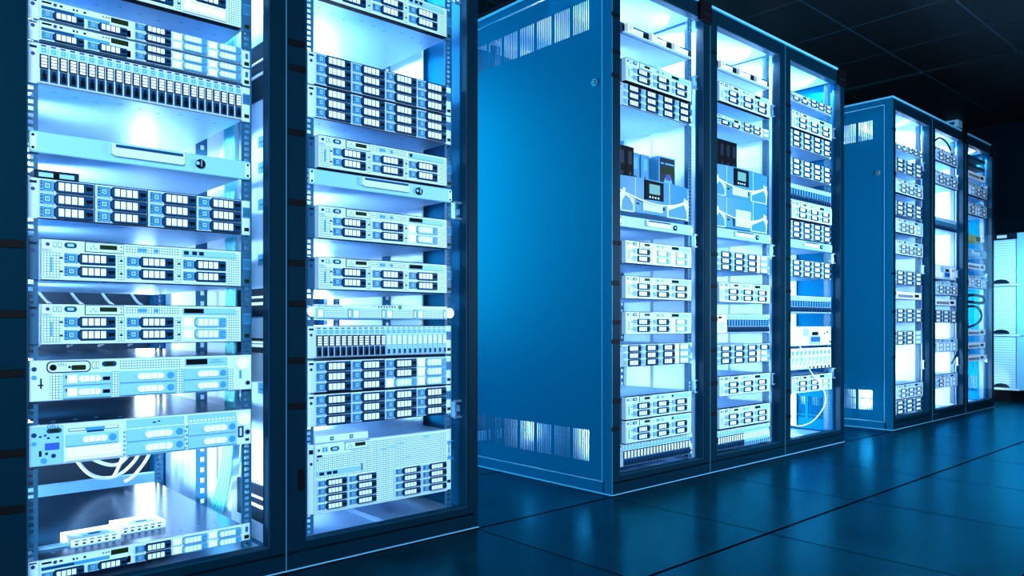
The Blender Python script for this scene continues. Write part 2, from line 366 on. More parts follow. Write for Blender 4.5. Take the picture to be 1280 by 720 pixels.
# ================================================================== equipment kits
NEAR = ('A1', 'A2')
def dots(m, x0, x1, z0, z1, y, mn='pale'):
    for i in range(2):
        for k in range(4):
            m.b(mn, x0+(x1-x0)*(.22+.4*i), x0+(x1-x0)*(.22+.4*i)+.0011, y-.0003, y, z0+(z1-z0)*(.12+.22*k), z0+(z1-z0)*(.12+.22*k)+.0011)
def carrier(w, h, light=False, near=True, grey=False):
    """horizontal drive carrier: button plate, framed ventilation squares, dark latch"""
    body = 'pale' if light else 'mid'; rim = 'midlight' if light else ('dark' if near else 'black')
    m = MB(); k = w/.106
    m.b('bezel', 0, w, -.004, 0, 0, h, .0008)
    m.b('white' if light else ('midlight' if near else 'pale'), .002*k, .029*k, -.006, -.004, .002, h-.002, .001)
    if not light:
        m.b('mid', .0095*k, .0225*k, -.0065, -.006, h*.24, h*.78); m.b('pale', .011*k, .021*k, -.0068, -.006, h*.30, h*.72); m.disc('mid', .016*k, h*.51, .0028, -.0074, -.006, 10); m.disc('pale', .016*k, h*.51, .0015, -.0077, -.007, 8)
        m.b('led_blue', .0035*k, .007*k, -.0068, -.006, h*.58, h*.74); m.b('led_blue', .0035*k, .007*k, -.0068, -.006, h*.34, h*.48)
        m.b('dark', .0035*k, .008*k, -.0066, -.006, h*.84, h*.9); m.b('dark', .0035*k, .008*k, -.0066, -.006, h*.1, h*.16)
    a, b_ = .028*k, w-.002*k; c = .006*k; g = .0005
    m.poly(rim, [(a+c,g),(b_,g),(b_,h-g),(a+c,h-g),(a,h-g-c),(a,g+c)], -.008, -.003)
    a += .0018; g += .0016
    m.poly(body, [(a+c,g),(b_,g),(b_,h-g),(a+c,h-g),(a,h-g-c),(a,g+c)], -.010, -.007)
    v = MB() if near else m
    for i in range(4):
        x0 = (.0365+.0125*i)*k
        v.b('white', x0, x0+(.0098 if near else .0084)*k, -.0112, -.0098, h*.2, h*.82)
        if near: dots(v, x0, x0+.0098*k, h*.2, h*.82, -.0112)
    l = MB() if near else m
    l.b('midlight' if light else 'mid', .0875*k, .1035*k, -.012, -.0098, h*.14, h*.86, .001)
    l.b('midlight' if light else 'black', .0885*k, .1015*k, -.0126, -.0118, h*.42, h*.66)
    l.b('midlight' if light else 'black', .0905*k, .0945*k, -.0126, -.0118, h*.30, h*.44); l.b('pale' if light else 'black', .0965*k, .0995*k, -.0126, -.0118, h*.34, h*.44)
    subs = [('vent_plate', v.mesh('vent_plate'), (0,0,0)), ('latch', l.mesh('latch'), (0,0,0))] if near else []
    return m.mesh('drive_carrier'), subs
def vcarrier(w, h, light=False, near=True, blade=False):
    """upright drive carrier: button on top, vent squares, latch at the foot"""
    m = MB(); body = 'pale' if light else 'mid'; rim = 'midlight' if light else 'dark'
    m.b('bezel', .0004, w-.0004, -.004, 0, 0, h, .0008)
    m.b('led_blue' if not light else 'midlight', w*.2, w*.75, -.0052, -.004, h*.94, h*.98)
    m.b('pale', w*.12, w*.88, -.0055, -.004, h*.76, h*.92); m.b('midlight', w*.3, w*.72, -.0062, -.0055, h*.79, h*.89); m.disc('pale', w*.5, h*.84, w*.14, -.0066, -.006, 8)
    m.b(body if light else rim, w*.08, w*.92, -.008, -.003, h*.36, h*.73, .001)
    v = MB() if near else m
    for i in range(4): v.b('white' if not blade else 'midlight', w*.22, w*.80, -.0092, -.0078, h*(.39+.08*i), h*(.39+.08*i)+h*.058)
    l = MB() if near else m
    l.b(body, w*.12, w*.88, -.009, -.003, h*.03, h*.34, .001)
    l.b('black' if not light else 'mid', w*.28, w*.74, -.0096, -.0088, h*.06, h*.22); l.b('black' if not light else 'pale', w*.40, w*.62, -.0096, -.0088, h*.22, h*.30)
    subs = [('vent_plate', v.mesh('vent_plate'), (0,0,0)), ('latch', l.mesh('latch'), (0,0,0))] if near else []
    return m.mesh('drive_carrier'), subs
def pill_carrier(w, h, blank=False):
    m = MB(); m.b('pale', 0, w, -.005, 0, 0, h, .0012); m.b('midlight', 0, w, -.0054, -.0045, 0, .0012)
    if not blank: m.b('led_blue', .004, .008, -.006, -.005, h*.6, h*.82); m.pill('white', .011, .016, h*.2, h*.85, -.006, -.005); m.pill('white', .018, .023, h*.2, h*.85, -.006, -.005)
    if blank: m.disc('midlight', w-.012, h*.5, .008, -.0058, -.005, 16)
    v = MB(); a = w*.30; b_ = w*.78; s = (b_-a)/4
    for i in range(4):
        x0, x1 = a+i*s+.0006, a+(i+1)*s-.0006
        if i in (0, 3):
            r = h*.26; pts = []
            for k in range(9):
                an = math.radians(90+180*k/8 if i == 0 else -90+180*k/8)
                pts.append(((x0+r if i == 0 else x1-r)+r*math.cos(an), h*.5+r*math.sin(an)))
            pts += [(x1, h*.24), (x1, h*.76)] if i == 0 else [(x0, h*.76), (x0, h*.24)]
            v.poly('white', pts, -.009, -.005)
        else: v.b('white', x0, x1, -.009, -.005, h*.24, h*.76, .001)
    l = MB(); l.b('black' if not blank else 'midlight', w*.82, w*.97, -.0062, -.005, h*.32, h*.62)
    return m.mesh('drive_carrier'), [('vent_plate', v.mesh('vent_plate'), (0,0,0))] + ([('latch', l.mesh('latch'), (0,0,0))] if not blank else [])

def chassis(h, depth=.68, x0=.1015, x1=.5385, top='steel', y0=0.0):
    m = MB(); m.b(top, x0, x1, y0, depth, .0008, h-.0008)
    for i in range(9):                       # a few dimples and screws on lid and underside
        x = x0+.03+i*.045; m.disc_xy = None
        for z, dz in ((.0004, .0006), (h-.0008, .0004)):
            m.b('midlight', x, x+.008, .04+(i % 3)*.012, .044+(i % 3)*.012, z, z+dz)
    return m.mesh('chassis')
CH = {}
def ch(h, **k):
    key = (h, tuple(sorted(k.items())))
    if key not in CH: CH[key] = chassis(h, **k)
    return CH[key]
def ear_mesh(h, side, led=True, col='bezel', y=-.0025):
    m = MB(); x0, x1 = (.079, .1) if side < 0 else (.54, .561)
    m.b(col, x0, x1, y, .0, .001, h-.001, .001)
    if led:
        if side < 0: m.disc('led_blue', .089, h*.72, .004, y-.001, y, 12); m.b('dark', x0+.004, x1-.004, y-.001, y, h*.86, h*.92)
        else: m.b('olive', x0+.006, x1-.003, y-.001, y, h*.12, h*.12+.009); m.pill('midlight', x0+.009, x0+.015, h*.5, h*.8, y-.001, y)
    return m.mesh('mounting_ear')
EARS = {}
def ears(h, **k):
    key = (h, tuple(sorted(k.items())))
    if key not in EARS: EARS[key] = (ear_mesh(h, -1, **k), ear_mesh(h, 1, **k))
    a, b_ = EARS[key]
    return [('mounting_ear', a, (0,0,0), []), ('mounting_ear', b_, (0,0,0), [])]
KC = {}
def kit(fn, *a, **k):
    key = (fn.__name__, a, tuple(sorted(k.items())))
    if key not in KC: KC[key] = fn(*a, **k)
    return KC[key]
U = .04445
def caddy(w, h, light, near): return kit(carrier, w, h, light=light, near=near)

def twelve(near, light=(), cols=4, rows=3):
    h = 2*U if rows <= 3 else rows*.0295
    t = [('chassis', ch(h), (0,0,0), [])]
    m = MB(); m.b('bezel', .096, .536, -.006, -.0005, .0008, h-.0008, .0015)
    cw = .44/cols
    for c in range(1, cols): m.b('black', .096+c*cw-.0009, .096+c*cw+.0009, -.0065, -.005, .001, h-.001)
    m.b('black', .096, .536, -.0066, -.005, h-.0022, h-.0004); m.b('black', .096, .536, -.0066, -.005, .0004, .0022)
    for r in range(1, rows): m.b('dark', .098, .534, -.0066, -.005, h-.0028-r*.0278+.0001, h-.0028-r*.0278+.0013)
    t.append(('bay_frame', m.mesh('bay_frame'), (0,0,0), []))
    for c in range(cols):
        for r in range(rows):
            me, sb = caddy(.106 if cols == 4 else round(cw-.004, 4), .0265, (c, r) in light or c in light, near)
            t.append(('drive_carrier', me, (.098+c*cw, -.0062, h-.0028-(r+1)*.0278), sb))
    return t + ears(h)

DELL = None
def face_bits(m, near, x, z, s=1.0):         # power button, usb, vga
    m.disc('led_blue', x, z, .0038*s, -.0245, -.022, 12)
    for i in range(2):
        m.b('midlight', x+(.0105+.009*i)*s, x+(.0165+.009*i)*s, -.0236, -.022, z-.006*s, z+.006*s); m.b('white', x+(.012+.009*i)*s, x+(.015+.009*i)*s, -.0241, -.0235, z-.0045*s, z+.0045*s)
    m.pill('mid', x+.031*s, x+.055*s, z-.006*s, z+.006*s, -.0238, -.022); m.b('pale', x+.037*s, x+.049*s, -.0246, -.0236, z-.003*s, z+.003*s)
def lcd_unit(near, x0, x1, z0, z1, s0, s1, lit='olive'):
    m = MB(); m.b('dark', x0, x1, -.0238, -.022, z0, z1, .0008); m.b('bezel', x0+.0015, x1-.0015, -.0246, -.0236, z0+.0015, z1-.0015)
    for i in range(3): m.b('midlight', x0+.010+.005*i, x0+.0125+.005*i, -.025, -.0246, z0+.006+(i % 2)*.005, z0+.010+(i % 2)*.005)
    m.disc('dark', x1-.006, z1-.007, .0016, -.025, -.0246, 8); m.disc('dark', x1-.006, z0+.006, .0016, -.025, -.0246, 8)
    sc_ = MB(); sc_.b(lit, s0, s1, -.0254, -.0245, z0+.0075, z1-.0045, .0008)
    return ('status_panel', m.mesh('status_panel'), (0,0,0), [('status_screen', sc_.mesh('status_screen'), (0,0,0))])
def rserver(near, light=(), sticker='bar', lit='olive', blank=None):
    h = 2*U; t = [('chassis', ch(h), (0,0,0), [])]
    m = MB(); m.b('bezel', .1015, .530, -.022, -.0005, .001, h-.001, .0015)
    for a in ((.105,.138,.006,.060), (.247,.263,.006,.062), (.372,.386,.006,.062), (.494,.526,.006,.080), (.264,.383,.067,.084)): m.b('perf', a[0], a[1], -.0226, -.021, a[2], a[3])
    m.b('midlight', .118, .121, -.0236, -.0224, .018, .050); m.b('midlight', .29, .31, -.0232, -.0224, .072, .080); m.b('midlight', .325, .335, -.0232, -.0224, .072, .080)
    for z in (.018, .047):
        for x in (.131, .249, .374): m.b('dark', x+.004, x+.010, -.0232, -.022, z, z+.004)
    face_bits(m, near, .1125, .077)
    m.b('black', .1015, .530, -.0222, -.001, 0, .0014); m.b('black', .1015, .530, -.0222, -.001, h-.0014, h)
    t.append(('bezel', m.mesh('bezel'), (0,0,0), [('maker_mark', text_mesh('DELL', .0085, 'black'), (.103, -.0228, .0615))] if near else []))
    t.append(lcd_unit(near, .183, .2615, .0645, .0865, .212, .247, lit))
    o_ = MB(); o_.b('pale', .388, .516, -.0234, -.021, .067, .083, .001); o_.b('midlight', .39, .514, -.0238, -.0232, .0685, .0695)
    if sticker == 'bar': o_.b('black', .392, .438, -.0242, -.0232, .0705, .0815)
    elif sticker == 'squares':
        for x in (.392, .411, .427): o_.b('dark', x, x+.011, -.0242, -.0232, .0715, .0805)
    elif sticker == 'dot': o_.b('dark', .392, .402, -.0242, -.0232, .0715, .0805)
    t.append(('disc_drive', o_.mesh('disc_drive'), (0,0,0), []))
    for c, x in enumerate((.1415, .2655, .3885)):
        for r, z in enumerate((.0365, .0085)):
            if blank == (c, r):
                b_ = MB(); b_.b('white', x, x+.1025, -.034, -.021, z-.004, z+.026, .006)
                for i in range(3): b_.b('midlight', x+.012+.028*i, x+.034+.028*i, -.0345, -.0335, z+.0175, z+.0185)
                t.append(('bay_cover', b_.mesh('bay_cover'), (0,0,0), [])); continue
            me, sb = caddy(.1035, .025, (c, r) in light or c in light, near)
            t.append(('drive_carrier', me, (x, -.0176, z), sb))
    return t + ears(h, col='rail_paint', y=-.004)
def disk_shelf(near, light=(), n=24, h=2*U, blade=False, side=False):
    t = [('chassis', ch(round(h, 5)), (0,0,0), [])]
    m = MB(); m.b('bezel', .096, .5385, -.006, -.0005, .0008, h-.0008, .0015); m.b('dark', .096, .5385, -.0064, -.0055, .0012, .0024); m.b('dark', .096, .5385, -.0064, -.0055, h-.002, h-.0008)
    if side:
        m.b('white', .097, .175, -.009, -.006, .006, h-.006, .002); m.b('perf', .1, .165, -.0095, -.009, .012, h*.6); m.b('olive', .11, .14, -.0098, -.009, h*.74, h*.86)
    t.append(('bay_frame', m.mesh('bay_frame'), (0,0,0), []))
    x0, x1 = (.178, .538) if side else (.0985, .536); w = (x1-x0)/n
    for i in range(n):
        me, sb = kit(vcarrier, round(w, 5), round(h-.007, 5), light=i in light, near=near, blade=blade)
        t.append(('drive_carrier', me, (x0+i*w, -.0062, .0035), sb))
    return t + ears(h)
def thin(near, pale_cols=(1, 2), bar=True):
    h = U; t = [('chassis', ch(h, top='steel_dark') if bar == 'low' else ch(h), (0,0,0), [])]
    m = MB(); m.b('bezel', .1, .538, -.010, -.0005, .0008, h-.0008, .0012); m.b('dark', .1, .538, -.0104, -.0095, .0008, .0018)
    m.b('midlight', .103, .235, -.0112, -.010, .0225, .0300); m.b('mid', .103, .165, -.0115, -.0105, .0235, .0290)
    for x, z, s in ((.104,.036,.018),(.128,.036,.004),(.137,.035,.006),(.162,.034,.004),(.169,.034,.003),(.183,.034,.005)): m.b('black', x, x+s, -.0112, -.010, z, z+.004)
    m.disc('led_blue', .1285, .0365, .0035, -.0114, -.010, 10)
    for x in (.222, .228, .2335): m.disc('dark', x, .0375, .0016, -.0112, -.010, 8)
    m.pill('mid', .271, .279, .005, .020, -.0112, -.010)
    t.append(('bezel', m.mesh('bezel'), (0,0,0), []))
    s_ = MB(); s_.b('olive', .238, .274, -.0118, -.0098, .029, .0405, .002); t.append(('status_screen', s_.mesh('status_screen'), (0,0,0), []))
    for x in (.1015, .1885):
        me, sb = caddy(.082, .019, False, near); t.append(('drive_carrier', me, (x, -.0102, .002), sb))
    for c in range(3):
        for r in range(2):
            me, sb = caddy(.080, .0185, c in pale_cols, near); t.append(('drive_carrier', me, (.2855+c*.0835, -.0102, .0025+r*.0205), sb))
    return t + ears(h)
def older(near=True):
    h = 2*U; t = [('chassis', ch(h, top='steel_dark'), (0,0,0), [])]
    m = MB(); m.b('bezel', .0805, .5595, -.016, -.0005, .001, h-.001, .002)
    for a in ((.117,.140,.004,.058),(.238,.252,.006,.060),(.377,.391,.004,.060),(.499,.513,.004,.055),(.254,.388,.064,.083)): m.b('perf', a[0], a[1], -.0166, -.015, a[2], a[3])
    m.disc('mid', .089, .070, .005, -.017, -.016, 14); m.disc('midlight', .089, .052, .005, -.017, -.016, 14); m.b('dark', .1, .103, -.017, -.016, .028, .05); m.b('dark', .096, .106, -.017, -.016, .034, .037)
    for x in (.199, .207): m.b('midlight', x, x+.0055, -.017, -.016, .067, .083); m.b('white', x+.0012, x+.0043, -.0174, -.0168, .069, .081)
    m.pill('mid', .218, .248, .071, .083, -.0172, -.016); m.b('olive', .225, .241, -.0178, -.017, .073, .081)
    m.disc('white', .536, .068, .016, -.020, -.016, 20); m.disc('midlight', .549, .018, .006, -.018, -.016, 14); m.disc('black', .549, .018, .0045, -.0186, -.016, 14); m.b('midlight', .528, .533, -.018, -.016, .03, .05)
    t.append(('bezel', m.mesh('bezel'), (0,0,0), []))
    p_ = MB(); p_.pill('dark', .1115, .196, .0605, .086, -.0178, -.016, r=.010); p_.pill('bezel', .1138, .1937, .0628, .0838, -.0186, -.0175, r=.0085); p_.disc('black', .1235, .0725, .0068, -.0192, -.0182, 16); p_.b('dark', .152, .157, -.0192, -.0182, .070, .075)
    s_ = MB(); s_.pill('olive', .158, .186, .0655, .0765, -.0194, -.0184, r=.003)
    t.append(('status_panel', p_.mesh('status_panel'), (0,0,0), [('status_screen', s_.mesh('status_screen'), (0,0,0)), ('maker_mark', text_mesh('DELL', .008, 'black'), (.132, -.0189, .0755))]))
    d_ = MB(); d_.b('pale', .396, .498, -.0172, -.015, .064, .084, .001); d_.b('black', .399, .449, -.0178, -.017, .068, .0815); d_.b('midlight', .455, .487, -.0176, -.017, .072, .074); d_.b('midlight', .462, .480, -.0176, -.017, .077, .079)
    t.append(('disc_drive', d_.mesh('disc_drive'), (0,0,0), []))
    for c, (x, w) in enumerate(((.142,.094),(.2535,.121),(.3925,.105))):
        for z in (.004, .0325):
            me, sb = kit(pill_carrier, w, .0265, blank=c > 0); t.append(('drive_carrier', me, (x, -.0158, z), sb))
    return t
def oldest(near=True):
    h = 2*U; t = [('chassis', ch(h, top='steel_dark'), (0,0,0), [])]
    m = MB(); m.b('bezel', .0805, .5595, -.014, -.0005, .001, h-.001, .002); m.b('pale', .0825, .144, -.0146, -.0135, .003, h-.003)
    m.disc('mid', .089, .068, .005, -.0158, -.0145, 14); m.disc('midlight', .089, .050, .0045, -.0158, -.0145, 14); m.b('dark', .098, .103, -.0156, -.0145, .022, .034)
    m.pill('mid', .112, .140, .070, .080, -.0162, -.0145); m.b('olive', .118, .134, -.0168, -.016, .0715, .0785)
    m.b('blue_label', .109, .136, -.0152, -.0145, .034, .049); m.disc('dark', .125, .021, .0045, -.0156, -.0145, 14); m.disc('led_blue', .125, .021, .003, -.016, -.0145, 12); m.disc('midlight', .107, .012, .006, -.0156, -.0145, 14); m.disc('dark', .112, .027, .003, -.0156, -.0145, 10)
    for x, z in ((.098,.062),(.113,.058),(.13,.058),(.107,.064)): m.b('mid', x, x+.005, -.0154, -.0145, z, z+.004)
    m.b('pale', .2685, .3955, -.0152, -.0135, .066, .085, .001); m.b('dark', .325, .332, -.0158, -.015, .074, .077); m.b('dark', .336, .341, -.0158, -.015, .076, .079)
    m.b('pale', .404, .521, -.0152, -.0135, .066, .085, .001)
    for i in range(13): m.disc('white', .410+.0087*i, .071, .0026, -.0158, -.015, 8)
    for i in range(6): m.disc('midlight', .3985+(i % 2)*.003, .008+i*.010, .0028, -.015, -.014, 8); m.disc('midlight', .2645, .008+i*.010, .0024, -.015, -.014, 8)
    m.disc('white', .540, .066, .016, -.018, -.014, 20); m.disc('midlight', .549, .032, .007, -.0165, -.014, 14); m.disc('black', .549, .032, .005, -.017, -.014, 14); m.ring('mid', .525, .539, .02, .048, .004, -.016, -.014); m.b('dark', .544, .553, -.016, -.014, .010, .016)
    t.append(('bezel', m.mesh('bezel'), (0,0,0), [('maker_mark', text_mesh('DELL', .0105, 'black'), (.113, -.0150, .0805))]))
    d_ = MB(); d_.b('bezel', .148, .260, -.0165, -.0135, .0655, .0855, .001); d_.b('midlight', .152, .252, -.017, -.0162, .0695, .077); d_.b('white', .154, .185, -.0176, -.0168, .072, .075); d_.b('mid', .188, .222, -.0176, -.0168, .066, .070); d_.b('white', .224, .250, -.0176, -.0168, .072, .076)
    t.append(('disc_drive', d_.mesh('disc_drive'), (0,0,0), []))
    me, sb = kit(pill_carrier, .104, .0255, blank=True); t.append(('drive_carrier', me, (.1475, -.0138, .038), sb))
    w_ = MB(); w_.b('white', .1465, .260, -.020, -.0135, .005, .0345, .003); w_.b('pale', .148, .25, -.0204, -.0198, .012, .013); t.append(('bay_cover', w_.mesh('bay_cover'), (0,0,0), []))
    for x, w in ((.2685,.127), (.404,.117)):
        for z in (.005, .0355):
            me, sb = kit(pill_carrier, w, .028, blank=True); t.append(('drive_carrier', me, (x, -.0138, z), sb))
    return t
def fouru(near=True):
    h = .1905; t = [('chassis', ch(h), (0,0,0), [])]
    m = MB(); m.b('bezel', .0945, .5385, -.014, -.0005, .001, h-.001, .002); m.b('perf', .099, .534, -.0146, -.0135, .006, h-.008); m.b('bezel', .099, .20, -.0152, -.0142, .158, h-.006)
    for x, z in ((.36,.165),(.45,.176),(.30,.15),(.38,.12),(.33,.155)): m.b('pale', x, x+.018, -.0152, -.0144, z, z+.006)
    m.disc('led_blue', .1055, .174, .0036, -.016, -.015, 12)
    for i in range(2): m.b('midlight', .116+.009*i, .122+.009*i, -.016, -.015, .168, .181)
    m.pill('mid', .140, .166, .168, .180, -.016, -.015); m.b('pale', .146, .160, -.0166, -.0158, .171, .177)
    m.b('dark', .1, .115, -.0158, -.0148, .155, .161); m.b('dark', .1, .103, -.0158, -.0148, .146, .150)
    t.append(('bezel', m.mesh('bezel'), (0,0,0), []))
    t.append(('status_panel', *(lambda q: (q[1], (0, .008, .100), q[3]))(lcd_unit(near, .183, .262, .0665, .0885, .215, .248))))
    d_ = MB(); d_.b('pale', .100, .236, -.017, -.0135, .104, .118, .001); d_.b('dark', .236, .2385, -.0175, -.0135, .104, .124)
    for x in (.106, .128, .146): d_.b('dark', x, x+.014, -.0176, -.0168, .106, .1145)
    t.append(('disc_drive', d_.mesh('disc_drive'), (0,0,0), []))
    for x in (.100, .194, .346, .442):
        for r in range(4):
            me, sb = caddy(.087, .0185, False, near); t.append(('drive_carrier', me, (x, -.0142, .012+.0212*r), sb))
    return t + ears(h, col='bezel')
def nas(near=True):
    h = U*.92; t = [('chassis', ch(round(h, 5), depth=.5), (0,0,0), [])]
    m = MB(); m.b('bezel', .0945, .5395, -.012, -.0005, .0008, h-.0008, .0012); m.disc('white', .551, h*.5, .016, -.010, -.0005, 20); m.disc('white', .088, h*.5, .014, -.010, -.0005, 20)
    for i in range(7): m.b('black', .292+.009*i, .2965+.009*i, -.0126, -.0118, h-.0075, h-.003)
    m.b('black', .275, .284, -.0126, -.0118, h-.005, h-.0035)
    t.append(('bezel', m.mesh('bezel'), (0,0,0), [('maker_mark', text_mesh('NETGEAR ReadyNAS', .0085, 'black'), (.101, -.0124, h-.0085)), ]))
    g = MB(); g.disc('green_led', .366, h-.006, .006, -.014, -.0118, 12); t.append(('status_light', g.mesh('status_light'), (0,0,0), []))
    b_ = MB(); b_.b('pale', 0, .106, -.005, 0, 0, h-.013, .001); b_.b('white', .003, .017, -.0058, -.005, .004, h-.018); b_.b('perf_mid', .02, .09, -.0056, -.005, .002, h-.015); b_.b('midlight', .094, .103, -.006, -.005, .0, h-.014); b_.b('white', .096, .101, -.0065, -.006, .004, h-.018)
    bm_ = b_.mesh('drive_tray')
    for i in range(4): t.append(('drive_tray', bm_, (.099+.109*i, -.0118, .002), []))
    return t
def drawer(h=.0445):
    m = MB(); m.b('pale', .0815, .5585, -.008, -.0005, .001, h-.001, .002); b_ = MB(); b_.b('inner_paint', .103, .537, .0, .45, .002, h-.002)
    hd = MB(); hd.poly('bezel', [(.238,h*.38),(.246,h*.30),(.392,h*.30),(.396,h*.38),(.396,h*.86),(.238,h*.86)], -.018, -.008); hd.b('mid', .246, .392, -.0188, -.0176, h*.70, h*.84)
    lk = MB(); lk.disc('black', .4345, h*.5, .011, -.015, -.008, 18); lk.b('steel', .4335, .4355, -.021, -.015, h*.5-.008, h*.5+.008); lk.disc('pale', .427, h*.5, .0045, -.0155, -.0145, 10)
    brs = []
    for x in (.0815, .5455):
        br = MB(); br.b('bezel', x, x+.013, -.0095, -.008, .006, h-.006); br.disc('black', x+.0065, h*.22, .003, -.0105, -.009, 10); br.disc('black', x+.0065, h*.78, .003, -.0105, -.009, 10)
        brs.append(('mounting_ear', br.mesh('mounting_ear'), (0,0,0), []))
    return [('drawer_box', b_.mesh('drawer_box'), (0,0,0), []), ('drawer_face', m.mesh('drawer_face'), (0,0,0), []), ('handle', hd.mesh('handle'), (0,0,0), []), ('lock', lk.mesh('lock'), (0,0,0), [])] + brs
def organizer():
    h = U; m = MB(); m.b('mid', .0815, .5585, -.004, -.0005, .001, h-.001, .001); m.b('black', .1, .54, -.0046, -.0035, h*.35, h*.8); m.b('bezel', .1, .54, -.020, -.004, .002, .006); m.b('inner_paint', .10, .54, 0, .3, .002, h-.002)
    for x in (.084, .548): m.disc('black', x+.005, h*.5, .0035, -.005, -.004, 10)
    t = [('panel', m.mesh('panel'), (0,0,0), [])]
    c = MB(); c.b('white', 0, .010, -.022, -.004, .008, .040, .002); c.b('white', .024, .032, -.022, -.004, .008, .040, .002); c.b('white', .010, .024, -.022, -.004, .008, .017, .002)
    k = MB()
    k.b('white', 0, .062, -.014, -.004, .024, .031, .001)
    for i in range(4): k.b('white', .002+.0165*i, .0105+.0165*i, -.014, -.004, .012, .026, .001)
    cm, km = c.mesh('cable_clip'), k.mesh('cable_comb')
    for x in (.115, .265, .415): t.append(('cable_clip', cm, (x,0,0), [])); t.append(('cable_comb', km, (x+.042,0,0), []))
    return t
def curved_front(x0, x1, zt, ze, sag, bulge, mn, y=-.004, n=24, th=.003):
    """bowed cover whose lower edge sags in an arc towards its middle"""
    m = MB(); vs = []; cx = (x0+x1)/2; hw = (x1-x0)/2
    for i in range(n+1):
        x = x0+(x1-x0)*i/n; q = 1-((x-cx)/hw)**2; yy = y-bulge*q; zb = ze-sag*q
        vs += [(x,yy,zb),(x,yy-.0,zt),(x,yy+th,zb),(x,yy+th,zt)]
    fs = []
    for i in range(n):
        a, b_ = 4*i, 4*i+4
        fs += [(a,b_,b_+1,a+1),(b_+2,a+2,a+3,b_+3),(a+1,b_+1,b_+3,a+3),(b_,a,a+2,b_+2)]
    fs += [(0,1,3,2),(4*n,4*n+2,4*n+3,4*n+1)]
    m.add(vs, fs, mn); return m
def ups(ctrl=True, h=.140, grille=(.215,.340)):
    t = [('chassis', ch(round(h, 5), depth=.6), (0,0,0), [])]
    s = .012
    b_ = MB(); b_.b('ups_blue', .165, .377, -.012, -.0005, .001, h*.55, .002); b_.b('dark', .178, .196, -.0126, -.0118, h*.24, h*.30)
    b_.disc('black', .352, h*.22, .006, -.0135, -.012, 14); b_.disc('dark', .357, h*.36, .0025, -.0135, -.012, 8)
    for x in (.1655, .3745): b_.b('bezel', x, x+.002, -.0125, -.0115, .002, h*.5)
    t.append(('lower_panel', b_.mesh('lower_panel'), (0,0,0), []))
    for sd in (-1, 1):                       # swept white fins at both sides
        f = MB(); X = (lambda a: .3025-.012*sd*0+sd*a*.92)
        pts = [(X(.085 if sd > 0 else .150), .001), (X(.235), .001), (X(.245), h*.45), (X(.215), h*.66), (X(.15), h*.50), (X(.085 if sd > 0 else .150), h*.42)]
        if sd < 0: pts = pts[::-1]
        f.poly('bezel', pts, -.010, -.0005)
        i_ = .092 if sd > 0 else .156
        q = [(X(i_), h*.03), (X(.230), h*.03), (X(.226), h*.28), (X(.205), h*.46), (X(.18), h*.40), (X(i_), h*.22)]
        if sd < 0: q = q[::-1]
        f.poly('ups_blue', q, -.0108, -.0095)
        t.append(('side_fin', f.mesh('side_fin'), (0,0,0), []))
    g = MB(); g.b('bezel', grille[0], grille[1], -.0165, -.011, h*.10 if ctrl else h*.08, h*.36 if ctrl else h*.62)
    for i in range(7 if ctrl else 14): z = h*.12+i*h*.035; g.b('pale', grille[0]+.003, grille[1]-.003, -.0172, -.016, z, z+h*.012)
    cov = curved_front(.075, .530, h-.001, h*.62, h*.32, .020, 'ups_blue')
    for x in (.164, .376):
        q = 1-((x-.3025)/.2275)**2; cov.b('bezel', x, x+.0022, -.0048-.020*q, -.002-.020*q, h*.62-h*.32*q, h-.002)
    edge = MB(); pts = []
    for i in range(25):
        x = .075+.455*i/24; q = 1-((x-.3025)/.2275)**2; pts.append((x, -.004-.020*q, h*.62-h*.32*q))
    edge.tube('white', pts, .0026, 6)
    subs = [('cover_edge', edge.mesh('cover_edge'), (0,0,0))]
    if ctrl:
        c = MB(); c.b('black', .214, .338, -.0265, -.019, h*.40, h*.97, .005)
        c2 = MB(); c2.b('screen', .240, .308, -.0272, -.026, h*.58, h*.86)
        c3 = MB()
        for i in range(4): c3.b('bezel', .240+.018*i, .249+.018*i, -.0275, -.026, h*.46, h*.51, .001)
        t.append(('control_panel', c.mesh('control_panel'), (0,0,0), [('display', c2.mesh('display'), (0,0,0)), ('button_row', c3.mesh('button_row'), (0,0,0))]))
        t.append(('grille', g.mesh('grille'), (0,0,0), []))
    else:
        for v in range(len(g.v)): g.v[v] = (g.v[v][0], g.v[v][1]-.0085, g.v[v][2])
        t.append(('grille', g.mesh('grille'), (0,0,0), []))
    t.append(('curved_cover', cov.mesh('curved_cover', False), (0,0,0), subs))
    return t
def module_box(n=10, h=.110):
    t = [('chassis', ch(h, depth=.5), (0,0,0), [])]
    m = MB(); m.b('white', .0815, .5585, -.004, -.0005, .001, h-.001, .001); m.b('dark', .0815, .5585, -.0046, -.0038, .001, .0025); t.append(('face_plate', m.mesh('face_plate'), (0,0,0), []))
    e = MB(); w = .043; e.b('bezel', .001, w-.001, -.010, 0, .004, h-.004, .002); e.b('midlight', w*.3, w*.7, -.0108, -.010, h*.70, h*.88); e.pill('pale', w*.25, w*.75, h*.42, h*.60, -.013, -.010); e.b('midlight', w*.2, w*.35, -.0108, -.010, h*.25, h*.40)
    k = MB(); k.disc('black', w*.5, h*.10, .007, -.0125, -.010, 12)
    em, km = e.mesh('module'), k.mesh('plug')
    for i in range(n): t.append(('module', em, (.104+w*i, -.0038, 0), [('plug', km, (0,0,0))] if i >= 4 else []))
    return t
